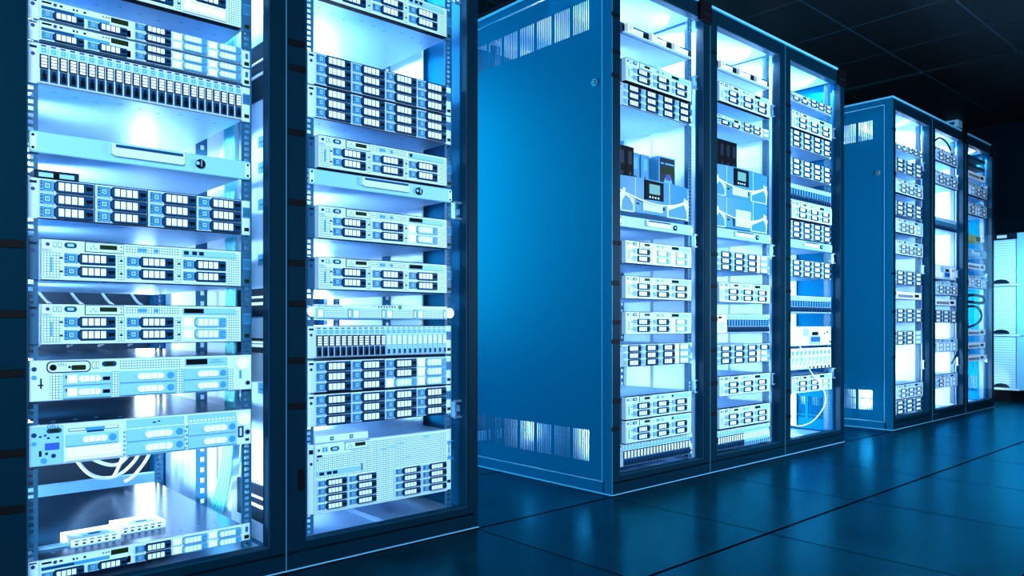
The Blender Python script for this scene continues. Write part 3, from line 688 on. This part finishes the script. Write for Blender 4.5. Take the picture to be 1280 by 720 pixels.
def open_box(h=.100):
    t = [('chassis', ch(h, depth=.5, top='inner_paint'), (0,0,0), [])]
    m = MB(); m.b('bezel', .1005, .5395, -.006, -.0005, .001, h-.001, .002)
    m.b('white', .110, .235, -.009, -.006, .012, h-.012, .002); m.b('pale', .245, .30, -.009, -.006, .05, h-.012, .002); m.b('white', .245, .30, -.009, -.006, .01, .046, .002); m.b('pale', .31, .43, -.008, -.006, .008, .052, .002); m.b('white', .44, .53, -.010, -.006, .012, h-.012, .003)
    m.b('black', .34, .405, -.0088, -.0078, .054, .072); m.b('blue_label', .325, .425, -.0088, -.0078, .020, .046); m.disc('dark', .5, .07, .008, -.0112, -.010, 14); m.disc('dark', .52, .022, .005, -.0112, -.010, 12); m.b('dark', .46, .48, -.0108, -.0098, .06, .068)
    t.append(('face_plate', m.mesh('face_plate'), (0,0,0), [])); return t + ears(h)
def switch(h=U, ports=12, dark=False):
    t = [('chassis', ch(round(h, 5), depth=.35, top='inner_paint'), (0,0,0), [])]
    m = MB(); m.b('white' if not dark else 'dark', .1, .54, -.008, -.0005, .001, h-.001, .0015); m.b('pale', .11, .15, -.0088, -.008, h*.2, h*.8)
    for i in range(ports): m.b('mid', .17+i*.02, .184+i*.02, -.0088, -.0075, h*.2, h*.62)
    m.b('black', .43, .50, -.009, -.008, h*.3, h*.72)
    t.append(('face_plate', m.mesh('face_plate'), (0,0,0), [])); return t + ears(round(h, 5), led=True)
def tray(mn='dark', h=.020):
    m = MB(); m.b(mn, .081, .559, -.006, .0, .001, h, .001); m.b(mn, .102, .538, 0, .4, .001, .006); m.b(mn, .102, .106, 0, .4, .006, h); m.b(mn, .534, .538, 0, .4, .006, h)
    t = [('mounting_ear', MBbox('bezel', .540, .560, -.0075, -.006, .002, h-.002), (0,0,0), [])]
    return [('tray_plate', m.mesh('tray_plate'), (0,0,0), [])] + t
def MBbox(mn, *a):
    m = MB(); m.b(mn, *a); return m.mesh('mounting_ear')
T = {
 'R': lambda near_, **k: rserver(near_, **k), '12': lambda near_, **k: twelve(near_, **k), '24': lambda near_, **k: disk_shelf(near_, **k), '16': lambda near_, **k: disk_shelf(near_, n=16, blade=True, **k),
 'thin': lambda near_, **k: thin(near_, **k), 'older': lambda near_: older(), 'oldest': lambda near_: oldest(), '4U': lambda near_: fouru(), 'nas': lambda near_: nas(), 'drw': lambda near_, **k: drawer(**k),
 'org': lambda near_: organizer(), 'ups': lambda near_, **k: ups(**k), 'mod': lambda near_: module_box(), 'open': lambda near_, **k: open_box(**k), 'sw': lambda near_, **k: switch(**k), 'tray': lambda near_, **k: tray(**k),
}
NAMES = {'R': ('rack_server','server','two-unit rack servers with six drive bays'), '12': ('storage_server','server','storage servers with rows of drive bays'), '24': ('disk_shelf','disk shelf','disk shelves with upright drives'),
 '16': ('blade_enclosure','server','blade enclosures with upright blades'), 'thin': ('slim_server','server','one-unit slim servers'), 'older': ('rack_server','server',None), 'oldest': ('rack_server','server',None), '4U': ('tall_server','server',None),
 'nas': ('network_storage','storage unit',None), 'drw': ('lockable_drawer','drawer','lockable rack drawers'), 'org': ('cable_organizer','cable organizer','cable organizer panels'), 'ups': ('power_backup_unit','power supply','power backup units with curved fronts'),  # the lockable units are drawers with a face, handle and lock
 'mod': ('module_chassis','network device',None), 'open': ('control_unit','network device',None), 'sw': ('network_switch','network switch','small network switches'), 'tray': ('equipment_tray','tray','equipment trays')}
IA, IB = 'in the leftmost rack', 'in the second rack from the left'
B1, B2, B3 = 'in the left rack of the middle bank', 'in the centre rack of the middle bank', 'in the right rack of the middle bank'
C1, C2, C3 = 'in the left rack of the far bank', 'in the centre rack of the far bank', 'in the farthest rack'
DEV = [
 ('A1','R',1.377,dict(blank=(2,1), sticker='squares'),'rack server with one white bay cover, topmost '+IA),
 ('A1','thin',1.2885,{},'upper of two slim servers stacked '+IA),
 ('A1','thin',1.2425,{},'lower of two stacked slim servers, on the upright-drive shelf '+IA),
 ('A1','24',1.1505,{},'disk shelf of 24 dark upright drives '+IA),
 ('A1','drw',1.003,dict(h=.048),'pale blue lockable drawer '+IA),
 ('A1','12',.863,{},'twelve-bay storage server below the pale drawer '+IA),
 ('A1','R',.732,dict(sticker='squares'),'six-bay server with three dark square stickers '+IA),
 ('A1','R',.594,dict(light=(2,)),'six-bay server with two pale bays, above the cables '+IA),
 ('A1','older',.473,{},'older server with an oval dark-rimmed status panel '+IA),
 ('A1','oldest',.335,{},'older server with a small blue square label '+IA),
 ('A1','thin',.0895,dict(bar='low'),'slim dark-topped server at the bottom of the leftmost rack, carrying two caddies'),
 ('A2','R',1.517,dict(sticker='squares'),'six-bay server highest up '+IB),
 ('A2','12',1.285,{},'upper twelve-bay server of the stacked pair '+IB),
 ('A2','12',1.195,{},'lower one stacked twelve-bay server '+IB),
 ('A2','R',1.060,dict(sticker='dot'),'six-bay server resting on the pale drawer '+IB),
 ('A2','drw',1.014,{},'pale blue lockable drawer '+IB),
 ('A2','R',.870,dict(light=(2,)),'six-bay server with two pale bays, below the drawer '+IB),
 ('A2','R',.732,{},'six-bay server just above the slim network storage '+IB),
 ('A2','nas',.652,{},'slim white network storage unit with four meshed trays and a green light'),
 ('A2','24',.545,dict(light=tuple(range(12,24))),'disk shelf, upright drives half dark, half pale, '+IB),
 ('A2','12',.4515,dict(light=(3,(2,2))),'twelve-bay server with four pale bays '+IB),
 ('A2','12',.3605,{},'twelve-bay server directly above the tall perforated one '+IB),
 ('A2','4U',.1235,{},'tall perforated server with sixteen small drive bays '+IB),
 ('B1','org',1.755,{},'cable organizer with white clips at the top of the left middle rack'),
 ('B1','R',1.5705,{},'six-bay server over a twelve-bay one near the top inside left rack of the middle bank'),
 ('B1','12',1.479,{},'twelve-bay server below the topmost six-bay one inside left rack of the middle bank'),
 ('B1','ups',1.073,dict(h=.138),'curved power backup unit carrying a boxed picture and books'),
 ('B1','drw',1.012,{},'pale drawer under the power backup unit inside left rack of the middle bank'),
 ('B1','R',.872,dict(light=(1,2)),'six-bay server with four pale bays, below the drawer inside left rack of the middle bank'),
 ('B1','R',.736,{},'six-bay server second below the drawer inside left rack of the middle bank'),
 ('B1','R',.598,dict(light=(2,),lit='mid'),'six-bay server third below the drawer inside left rack of the middle bank'),
 ('B1','12',.472,dict(light=(3,)),'twelve-bay server halfway down the left middle rack, right column pale'),
 ('B1','R',.270,dict(sticker='dot'),'upper of the two low six-bay servers inside left rack of the middle bank'),
 ('B1','R',.179,dict(sticker='dot'),'six-bay server standing on the bottom disk shelf inside left rack of the middle bank'),
 ('B1','24',.088,dict(n=22),'disk shelf of upright drives at the bottom of the left middle rack'),
 ('B2','org',1.762,{},'cable organizer with white clips at the top of the centre middle rack'),
 ('B2','R',1.620,{},'six-bay server nearest the top inside centre rack of the middle bank'),
 ('B2','thin',1.522,dict(pale_cols=(2,)),'slim server just above the four black binders'),
 ('B2','ups',1.208,dict(h=.138),'curved power backup unit with a screen, under the black binders'),
 ('B2','ups',1.069,dict(h=.138, ctrl=False, grille=(.228,.352)),'curved battery module with a square grille, under the screened power unit'),
 ('B2','drw',1.022,{},'pale drawer under the battery module inside centre rack of the middle bank'),
 ('B2','12',.876,dict(light=(3,)),'twelve-bay server below the drawer inside centre rack of the middle bank'),
 ('B2','R',.735,dict(light=()),'six-bay server above the blade enclosure inside centre rack of the middle bank'),
 ('B2','16',.596,dict(side=True),'blade enclosure of upright blades inside centre rack of the middle bank'),
 ('B2','12',.458,dict(light=((3,1),(3,2))),'twelve-bay server below the blade enclosure inside centre rack of the middle bank'),
 ('B2','R',.318,{},'upper of the two low six-bay servers inside centre rack of the middle bank'),
 ('B2','R',.175,{},'six-bay server standing above the bottom disk shelf inside centre rack of the middle bank'),
 ('B2','24',.076,dict(light=tuple(range(12,24))),'disk shelf, half dark half pale, at the bottom of the centre middle rack'),
 ('B3','thin',1.757,dict(pale_cols=()),'slim server at the top of the right rack of the middle bank'),
 ('B3','R',1.6165,{},'six-bay server stacked on a twelve-bay one inside right rack of the middle bank'),
 ('B3','12',1.527,{},'twelve-bay server under the topmost six-bay one inside right rack of the middle bank'),
 ('B3','12',1.385,{},'twelve-bay server just above the upper blade enclosure inside right rack of the middle bank'),
 ('B3','16',1.256,{},'upper of the two blade enclosures inside right rack of the middle bank'),
 ('B3','R',1.164,{},'six-bay server just below the upper blade enclosure inside right rack of the middle bank'),
 ('B3','12',1.070,{},'twelve-bay server resting just above the drawer inside right rack of the middle bank'),
 ('B3','drw',1.021,{},'pale drawer inside right rack of the middle bank'),
 ('B3','12',.876,{},'twelve-bay server below the drawer inside right rack of the middle bank'),
 ('B3','16',.694,{},'lower of the two blade enclosures inside right rack of the middle bank'),
 ('B3','open',.526,{},'pale control unit with a bright blue label inside right rack of the middle bank'),
 ('B3','mod',.404,{},'white chassis of ten modules with black plugs inside right rack of the middle bank'),
 ('B3','R',.290,dict(light=(2,)),'six-bay server beside the looping white cord, lowest inside right rack of the middle bank'),
 ('C1','thin',1.712,dict(pale_cols=()),'slim server at the top of the left far rack'),
 ('C1','12',1.578,dict(cols=3),'nine-bay server second from the top '+C1),
 ('C1','R',1.443,{},'six-bay server third from the top '+C1),
 ('C1','12',1.312,dict(cols=3),'nine-bay server fourth from the top '+C1),
 ('C1','R',1.200,dict(light=(2,)),'six-bay server with pale right bays '+C1),
 ('C1','R',1.066,{},'six-bay server sixth from the top '+C1),
 ('C1','12',.882,dict(cols=3),'nine-bay server above the slim switch '+C1),
 ('C1','sw',.795,{},'slim white network switch '+C1),
 ('C1','12',.648,dict(cols=3),'nine-bay server below the slim switch '+C1),
 ('C1','12',.508,dict(cols=3, light=(2,)),'nine-bay server second below the slim switch '+C1),
 ('C1','R',.176,{},'six-bay server stacked on the lowest one '+C1),
 ('C1','12',.080,dict(cols=3),'nine-bay server at the bottom of the left far rack'),
 ('C2','R',1.738,{},'six-bay server at the top of the centre far rack'),
 ('C2','R',1.580,{},'six-bay server second from the top '+C2),
 ('C2','16',1.275,{},'blade enclosure '+C2),
 ('C2','open',.945,{},'white control unit '+C2),
 ('C2','R',.836,{},'six-bay server under the white control unit '+C2),
 ('C2','12',.646,dict(cols=3),'nine-bay server '+C2),
 ('C2','R',.446,dict(light=(0,1,2)),'pale six-bay server below the nine-bay one '+C2),
 ('C2','R',.205,dict(light=(1,2)),'six-bay server at the bottom of the centre far rack'),
 ('C3','tray',1.86,{},'upper of two thin dark trays at the top of the farthest rack'),
 ('C3','tray',1.80,{},'lower of two thin dark trays near the top of the farthest rack'),
 ('C3','sw',1.715,dict(h=.05),'topmost white switch '+C3),
 ('C3','R',1.582,dict(light=(0,)),'six-bay server below the topmost switch '+C3),
 ('C3','R',1.440,dict(light=(1,)),'six-bay server just above the yellow box '+C3),
 ('C3','drw',1.135,dict(h=.058),'drawer below the yellow box '+C3),
 ('C3','sw',1.045,{},'white switch just below the drawer '+C3),
 ('C3','R',.905,dict(light=(0,2)),'six-bay server behind the black cords '+C3),
 ('C3','sw',.553,{},'uppermost of three evenly spaced white switches low '+C3),
 ('C3','sw',.456,{},'middle one of three evenly spaced white switches low '+C3),
 ('C3','sw',.362,dict(h=.045),'lowest of three evenly spaced white switches '+C3),
 ('C2','sw',.745+.02,{},'slim switch on the nine-bay server '+C2),
]
cache = {}
for rk, typ, z, kw, lab in DEV:
    near = rk in NEAR; key = (typ, near, repr(sorted(kw.items())))
    if key not in cache: cache[key] = T[typ](near, **kw)
    nm, cat, grp = NAMES[typ]
    thing(nm, cache[key], (XR[rk], EQ, z), lab, cat, grp)

# ================================================================== loose things in the racks
def caddy_box():
    m = MB(); m.b('bezel', 0, .104, 0, .09, 0, .004); m.b('white', 0, .104, 0, .003, .004, .017); m.b('white', 0, .104, .087, .09, .004, .017); m.b('white', 0, .003, .003, .087, .004, .017); m.b('white', .101, .104, .003, .087, .004, .017)
    m.b('bezel', .003, .101, .003, .087, 0.004, .0150); l = MB(); l.b('pale', .03, .085, .02, .055, .0152, .0162); l.b('mid', .045, .07, .03, .045, .0162, .0167)
    f = MB()
    for i in range(6): f.b('mid', .008+.0155*i, .0145+.0155*i, -.0008, 0, .004, .008); f.b('midlight', .007+.0155*i, .0165+.0155*i, -.0008, 0, .0115, .0145)
    return [('case', m.mesh('case'), (0,0,0), []), ('label_plate', l.mesh('label_plate'), (0,0,0), []), ('vent_row', f.mesh('vent_row'), (0,0,0), [])]
cb_ = caddy_box(); zt = .0895+U-.0008
for (x, y, rz), lab in zip(((.172,.085,.04),(.284,.125,.03)), ('clear plastic drive caddy on the lowest server, left one of two','clear plastic drive caddy on the lowest server, right one of two')):
    c = thing('drive_caddy', cb_, (x, y+EQ-.03, zt), lab, 'drive caddy', 'clear drive caddies lying on the lowest server'); c.rotation_euler.z = rz
m = MB(); m.b('pale', 0, .10, 0, .02, 0, .006, .001); solid('metal_bracket', m.mesh('metal_bracket'), (.112, .115, zt), 'thin metal bracket lying left of the two clear caddies', 'bracket')
m = MB(); m.b('dark', 0, .085, 0, .06, 0, .018, .002); m2 = MB(); m2.b('pale', .008, .035, -.001, 0, .003, .012); m2.b('black', .036, .046, -.0015, 0, .002, .014); m2.b('pale', .047, .075, -.001, 0, .003, .012)
thing('small_adapter', [('case', m.mesh('case'), (0,0,0), []), ('port_strip', m2.mesh('port_strip'), (0,0,0), [])], (.092, EQ+.0, .863+2*U), 'small dark-framed adapter lying on the twelve-bay server in the leftmost rack', 'adapter')
m = MB(); m.b('bezel', 0, .165, 0, .11, 0, .020, .002); m2 = MB()
for x in (.045, .105): m2.b('mid', x, x+.010, -.001, 0, .005, .015); m2.b('bezel', x+.003, x+.007, -.0015, -.001, .008, .012)
thing('small_switch_box', [('case', m.mesh('case'), (0,0,0), []), ('port_strip', m2.mesh('port_strip'), (0,0,0), [])], (W+.1015, EQ-.002, .1235+.1905), 'small flat grey box lying on the tall perforated server', 'box')
# books and binders on the power backup units
def binder(w, h, d, cover, spine):
    m = MB(); m.b(cover, 0, .003, 0, d, 0, h); m.b(cover, w-.003, w, 0, d, 0, h); m.b(cover, .003, w-.003, 0, .003, 0, h)
    p_ = MB(); p_.b('white', .004, w-.004, .004, d-.004, .004, h-.006)
    s_ = MB(); s_.b(spine, w*.25, w*.75, -.001, 0, h*.45, h*.85); s_.disc('dark', w*.5, h*.16, w*.16, -.001, 0, 12)
    return [('cover', m.mesh('cover'), (0,0,0), []), ('pages', p_.mesh('pages'), (0,0,0), []), ('spine_label', s_.mesh('spine_label'), (0,0,0), [])]
k1 = binder(.047, .126, .20, 'black', 'dark'); k2 = binder(.052, .118, .18, 'ups_blue', 'midlight')
zU = 1.073+.138-.0008; x0 = XR['B1']
for i, lab in enumerate(('black binder on the power unit beside the left door post','black binder on the power unit next to the pale books')):
    thing('binder', k1, (x0+.105+.049*i, EQ+.02, zU), lab, 'binder', 'binders standing on the power unit')
for i, lab in enumerate(('pale blue book beside the black binders','pale blue book beside the boxed picture')):
    thing('book', k2, (x0+.222+.062*i, EQ+.05, zU), lab, 'book', 'pale blue books on the power unit')
m = MB(); m.b('midlight', 0, .112, 0, .14, 0, .118, .002); m2 = MB(); m2.b('dark', .006, .106, -.001, 0, .006, .112); m2.b('olive', .010, .102, -.0014, -.001, .045, .074); m2.b('midlight', .012, .030, -.0014, -.001, .086, .092); m2.b('midlight', .040, .10, -.0014, -.001, .086, .092); m2.poly('midlight', [(.03,.010),(.09,.010),(.075,.045),(.05,.045)], -.0016, -.001); m2.b('led_blue', .045, .078, -.002, -.0012, .022, .046)
thing('software_box', [('case', m.mesh('case'), (0,0,0), []), ('front_picture', m2.mesh('front_picture'), (0,0,0), [])], (x0+.356, EQ+.015, zU), 'box with a dark landscape picture on its front, standing on the power unit', 'box')
x0 = XR['B2']; zU = 1.208+.138-.0008
for i, lab in enumerate(('black binder nearest the left door post of the centre rack','second black binder from the left post, centre rack','third black binder from the left post, centre rack','black binder at the right end of the row of four')):
    thing('binder', k1, (x0+.112+.0495*i, EQ+.02, zU), lab, 'binder', 'black binders standing on the screened power unit')
m = MB(); m.b('yellow', .10, .46, .0, .25, 0, .050, .003); m2 = MB(); m2.ring('white', .47, .53, .004, .046, .012, -.004, .006); m3 = MB(); m3.b('olive', .36, .45, -.001, 0, .01, .044)
thing('cable_box', [('case', m.mesh('case'), (0,0,0), []), ('mounting_loop', m2.mesh('mounting_loop'), (0,0,0), []), ('label_plate', m3.mesh('label_plate'), (0,0,0), [])], (XR['C3'], EQ, 1.25), 'yellow box with a white ring beside it in the farthest rack', 'box')

# ================================================================== cords
def cord(pts, r, mn, lab, group=None, name='patch_cord', sub=8):
    m = MB(); m.tube(mn, spline(pts, sub), r, 8); solid(name, m.mesh(name, True), (0,0,0), lab, 'cable', group)
yb = .72
cord([(.25,yb,.345),(.29,yb,.27),(.34,yb-.01,.19),(.40,yb,.165),(.45,yb,.185),(.49,yb,.24),(.50,yb,.34)], .0055, 'cord_white', 'outermost white cord of the bundle hanging under the blue-labelled server', 'white cords behind the leftmost rack')
cord([(.30,yb+.02,.345),(.315,yb+.02,.28),(.36,yb+.02,.225),(.43,yb+.02,.20),(.48,yb+.02,.26),(.475,yb+.02,.34)], .0055, 'cord_white', 'second white cord in the bundle hanging under the blue-labelled server', 'white cords behind the leftmost rack')
cord([(.46,yb-.03,.345),(.445,yb-.03,.27),(.42,yb-.03,.20),(.405,yb-.03,.17)], .0055, 'cord_white', 'white cord dropping straight through the hanging bundle', 'white cords behind the leftmost rack')
cord([(.52,yb-.02,.345),(.515,yb-.02,.24),(.47,yb-.02,.17),(.44,yb-.02,.15)], .0055, 'cord_white', 'white cord at the right side of the hanging bundle', 'white cords behind the leftmost rack')
for i in range(4):
    x = .22+.085*i
    cord([(x,.76,.735),(x+.02,.77,.71),(x+.05,.76,.675),(x+.03,.77,.60),(x-.01,.76,.57)], .004, 'cord_white', ('leftmost','second','third','rightmost')[i]+' short white cord behind the gap above the two-pale-bay server in the leftmost rack', 'short white cords at the back of the leftmost rack')
for i in range(5):
    cord([(.604, .245+.016*i, 1.88),(.604, .25+.016*i, 1.2),(.606,.245+.016*i,.7),(.603,.26+.015*i,.30),(.606,.33+.02*i,.12),(.604,.40+.02*i,.06)], .005, 'cyan', 'turquoise cord running down the inner right side of the leftmost rack', 'turquoise cords running down inside the leftmost rack')
cord([(3.262,.0068,.60),(3.320,.0068,.56),(3.401,.0068,.485),(3.46,.0068,.406),(3.546,.0068,.345),(3.625,.0068,.273),(3.616,.0068,.207),(3.502,.0068,.145),(3.376,.0068,.128),(3.28,.0068,.14)], .003, 'cord_white', 'thin white cord looping in front of the servers in the right middle rack')
x0 = XR['C3']
cord([(x0+.07,.024,.84),(x0+.2,.022,.85),(x0+.33,.022,.85),(x0+.46,.022,.84),(x0+.475,.022,.82),(x0+.46,.022,.80),(x0+.33,.022,.795),(x0+.2,.022,.80),(x0+.07,.024,.80)], .011, 'black', 'thick black cord folded flat across the farthest rack')
cord([(x0+.08,.024,.765),(x0+.3,.022,.765),(x0+.40,.022,.73),(x0+.40,.022,.67),(x0+.25,.022,.63),(x0+.08,.024,.61)], .009, 'black', 'black cord looping down below the folded one in the farthest rack')
x0 = XR['C2']
cord([(x0+.546,.025,.72),(x0+.550,.025,.55),(x0+.546,.025,.46),(x0+.52,.025,.415),(x0+.46,.025,.38),(x0+.44,.025,.36)], .005, 'dark', 'dark cord drooping at the right side of the centre far rack')
cord([(x0+.1,.030,1.85),(x0+.22,.028,1.90),(x0+.36,.028,1.885),(x0+.42,.028,1.845)], .007, 'dark', 'dark cord arching over the topmost server in the centre far rack')

# ================================================================== louvred cabinet by the far wall
def far_cabinet():
    r = obj('louvred_cabinet', None, None, (6.95, -.30, 0)); tag(r, 'pale blue louvred cabinet of three stacked units by the far right wall', 'cabinet')
    # local x = depth (front at 0 facing the racks' aisle), y = width
    D, Wd = .42, .80
    def part(name, boxes, parent=r):
        m = MB()
        for a in boxes: m.b(*a)
        return obj(name, m.mesh(name), parent)
    part('plinth', [('black', .03, D, .01, Wd-.01, 0, .095)])
    part('body', [('cabinet_paint', .012, D, 0, Wd, .095, 1.385)])
    part('top_cap', [('dark', -.004, .012, .29, .76, 1.335, 1.383), ('bezel', -.006, -.004, .36, .43, 1.348, 1.372)])
    for i, (z0, z1) in enumerate(((.100,.53),(.545,.945),(.96,1.330))):
        d = part('louvred_panel', [('louvre', .0, .012, .30, Wd-.01, z0+.01, z1), ('cabinet_paint', -.002, .012, .01, .29, z0, z1)])
        m = MB(); n = 10
        m2 = [(.40+.06*math.cos(math.pi*k/n), z0+.014+.045*math.sin(math.pi*k/n)*.75) for k in range(n+1)]
        vs = [(-.014, y, z) for y, z in m2]+[(-.001, y, z) for y, z in m2]; L_ = len(m2)
        m.add(vs, [tuple(range(L_))[::-1], tuple(range(L_, 2*L_))]+[(q, (q+1) % L_, L_+(q+1) % L_, L_+q) for q in range(L_)], 'dark')
        obj('pull', m.mesh('pull'), d)
        part('ledge', [('bezel', -.010, .012, .27, Wd-.005, z0-.006, z0+.006)])
far_cabinet()
# small ceiling fixture beyond the far rack
m = MB(); m.b('pale', 0, .10, 0, .10, 0, .06, .004); m2 = MB(); m2.b('mid', -.002, .0, .03, .07, .02, .045)
thing('ceiling_detector', [('mounting_case', m.mesh('mounting_case'), (0,0,0), []), ('sensor_window', m2.mesh('sensor_window'), (0,0,0), [])], (6.95, .42, 2.34), 'small pale detector box under the ceiling beyond the farthest rack', 'detector')

# ================================================================== light
ICE, BLUE = (.62, .80, 1.0), (.0, .66, 1.0)
def area(name, loc, direction, sx, sy, power, col, spread=180):
    l = bpy.data.lights.new(name, 'AREA'); l.shape = 'RECTANGLE'; l.size = sx; l.size_y = sy; l.energy = power; l.color = col; l.spread = math.radians(spread)
    o = bpy.data.objects.new(name, l); COL.objects.link(o); o.location = loc
    o.rotation_euler = Vector(direction).to_track_quat('-Z', 'Y').to_euler()
    return o
P = dict(inl=58, inr=8, rear=22)
for key, gi, *_ in RACKS:
    x = gi*W
    area('rack_lamp', (x+.03, .20, 1.0), (1, .30, 0), .03, 1.75, P['inl']*(.45 if gi in (3, 7) else 1), ICE, 90)        # tubes down the left side
    area('rack_lamp', (x+.025, .62, 1.0), (1, 0, 0), .03, 1.75, P['inl']*(.12 if gi in (3, 7) else .5), ICE)
    area('rack_lamp', (x+.585, .10, 1.93), (-.3, .3, -1), .06, .10, P['inr'], ICE)
    area('rack_lamp', (x+.58, .93, 1.0), (-.45, -1, 0), .09, 1.7, P['rear']*(.35 if key == 'A1' else 1), ICE)         # tube at the back
area('fill_lamp', (-.7, -2.7, 1.5), (.3, 1, -.2), .9, .9, 185, ICE)  # unseen fill light added to brighten the device faces
area('fill_lamp', (3.58, -2.0, 1.05), (.0, 1, -.05), .9, .5, 170, ICE)  # second added fill, placed so the door glass does not mirror it
area('gap_lamp', (1.15, 2.2, 1.4), (.35, -1, -.15), 1.0, 1.6, 120, BLUE)
area('gap_lamp', (4.0, 1.7, 1.5), (.2, -1, -.25), .5, 1.4, 22, BLUE)
area('wall_lamp', (6.2, -.75, 1.25), (1, .9, -.55), .2, .2, 9, (.36, .74, 1.0), 75)
area('wall_lamp', (7.25, -.5, 2.36), (.35, 0, -1), .1, 1.2, 10, BLUE)
w = bpy.data.worlds.new('World'); scn.world = w; w.use_nodes = True
w.node_tree.nodes['Background'].inputs[0].default_value = (.0, .02, .05, 1); w.node_tree.nodes['Background'].inputs[1].default_value = .2

# ================================================================== camera
cam = bpy.data.cameras.new('Camera'); co = bpy.data.objects.new('Camera', cam); COL.objects.link(co)
cam.sensor_width = 36; cam.lens = 937.5/1280*36; cam.shift_y = 44.9/1280; cam.clip_start = .02
co.location = (-.2143, -1.8296, .639); co.rotation_euler = (math.pi/2, 0, -.7296)
scn.camera = co
vs_ = scn.view_settings; vs_.view_transform = 'Standard'; vs_.look = 'None'; vs_.exposure = 0; vs_.gamma = 1; vs_.use_curve_mapping = False
scn.cycles.use_denoising = True
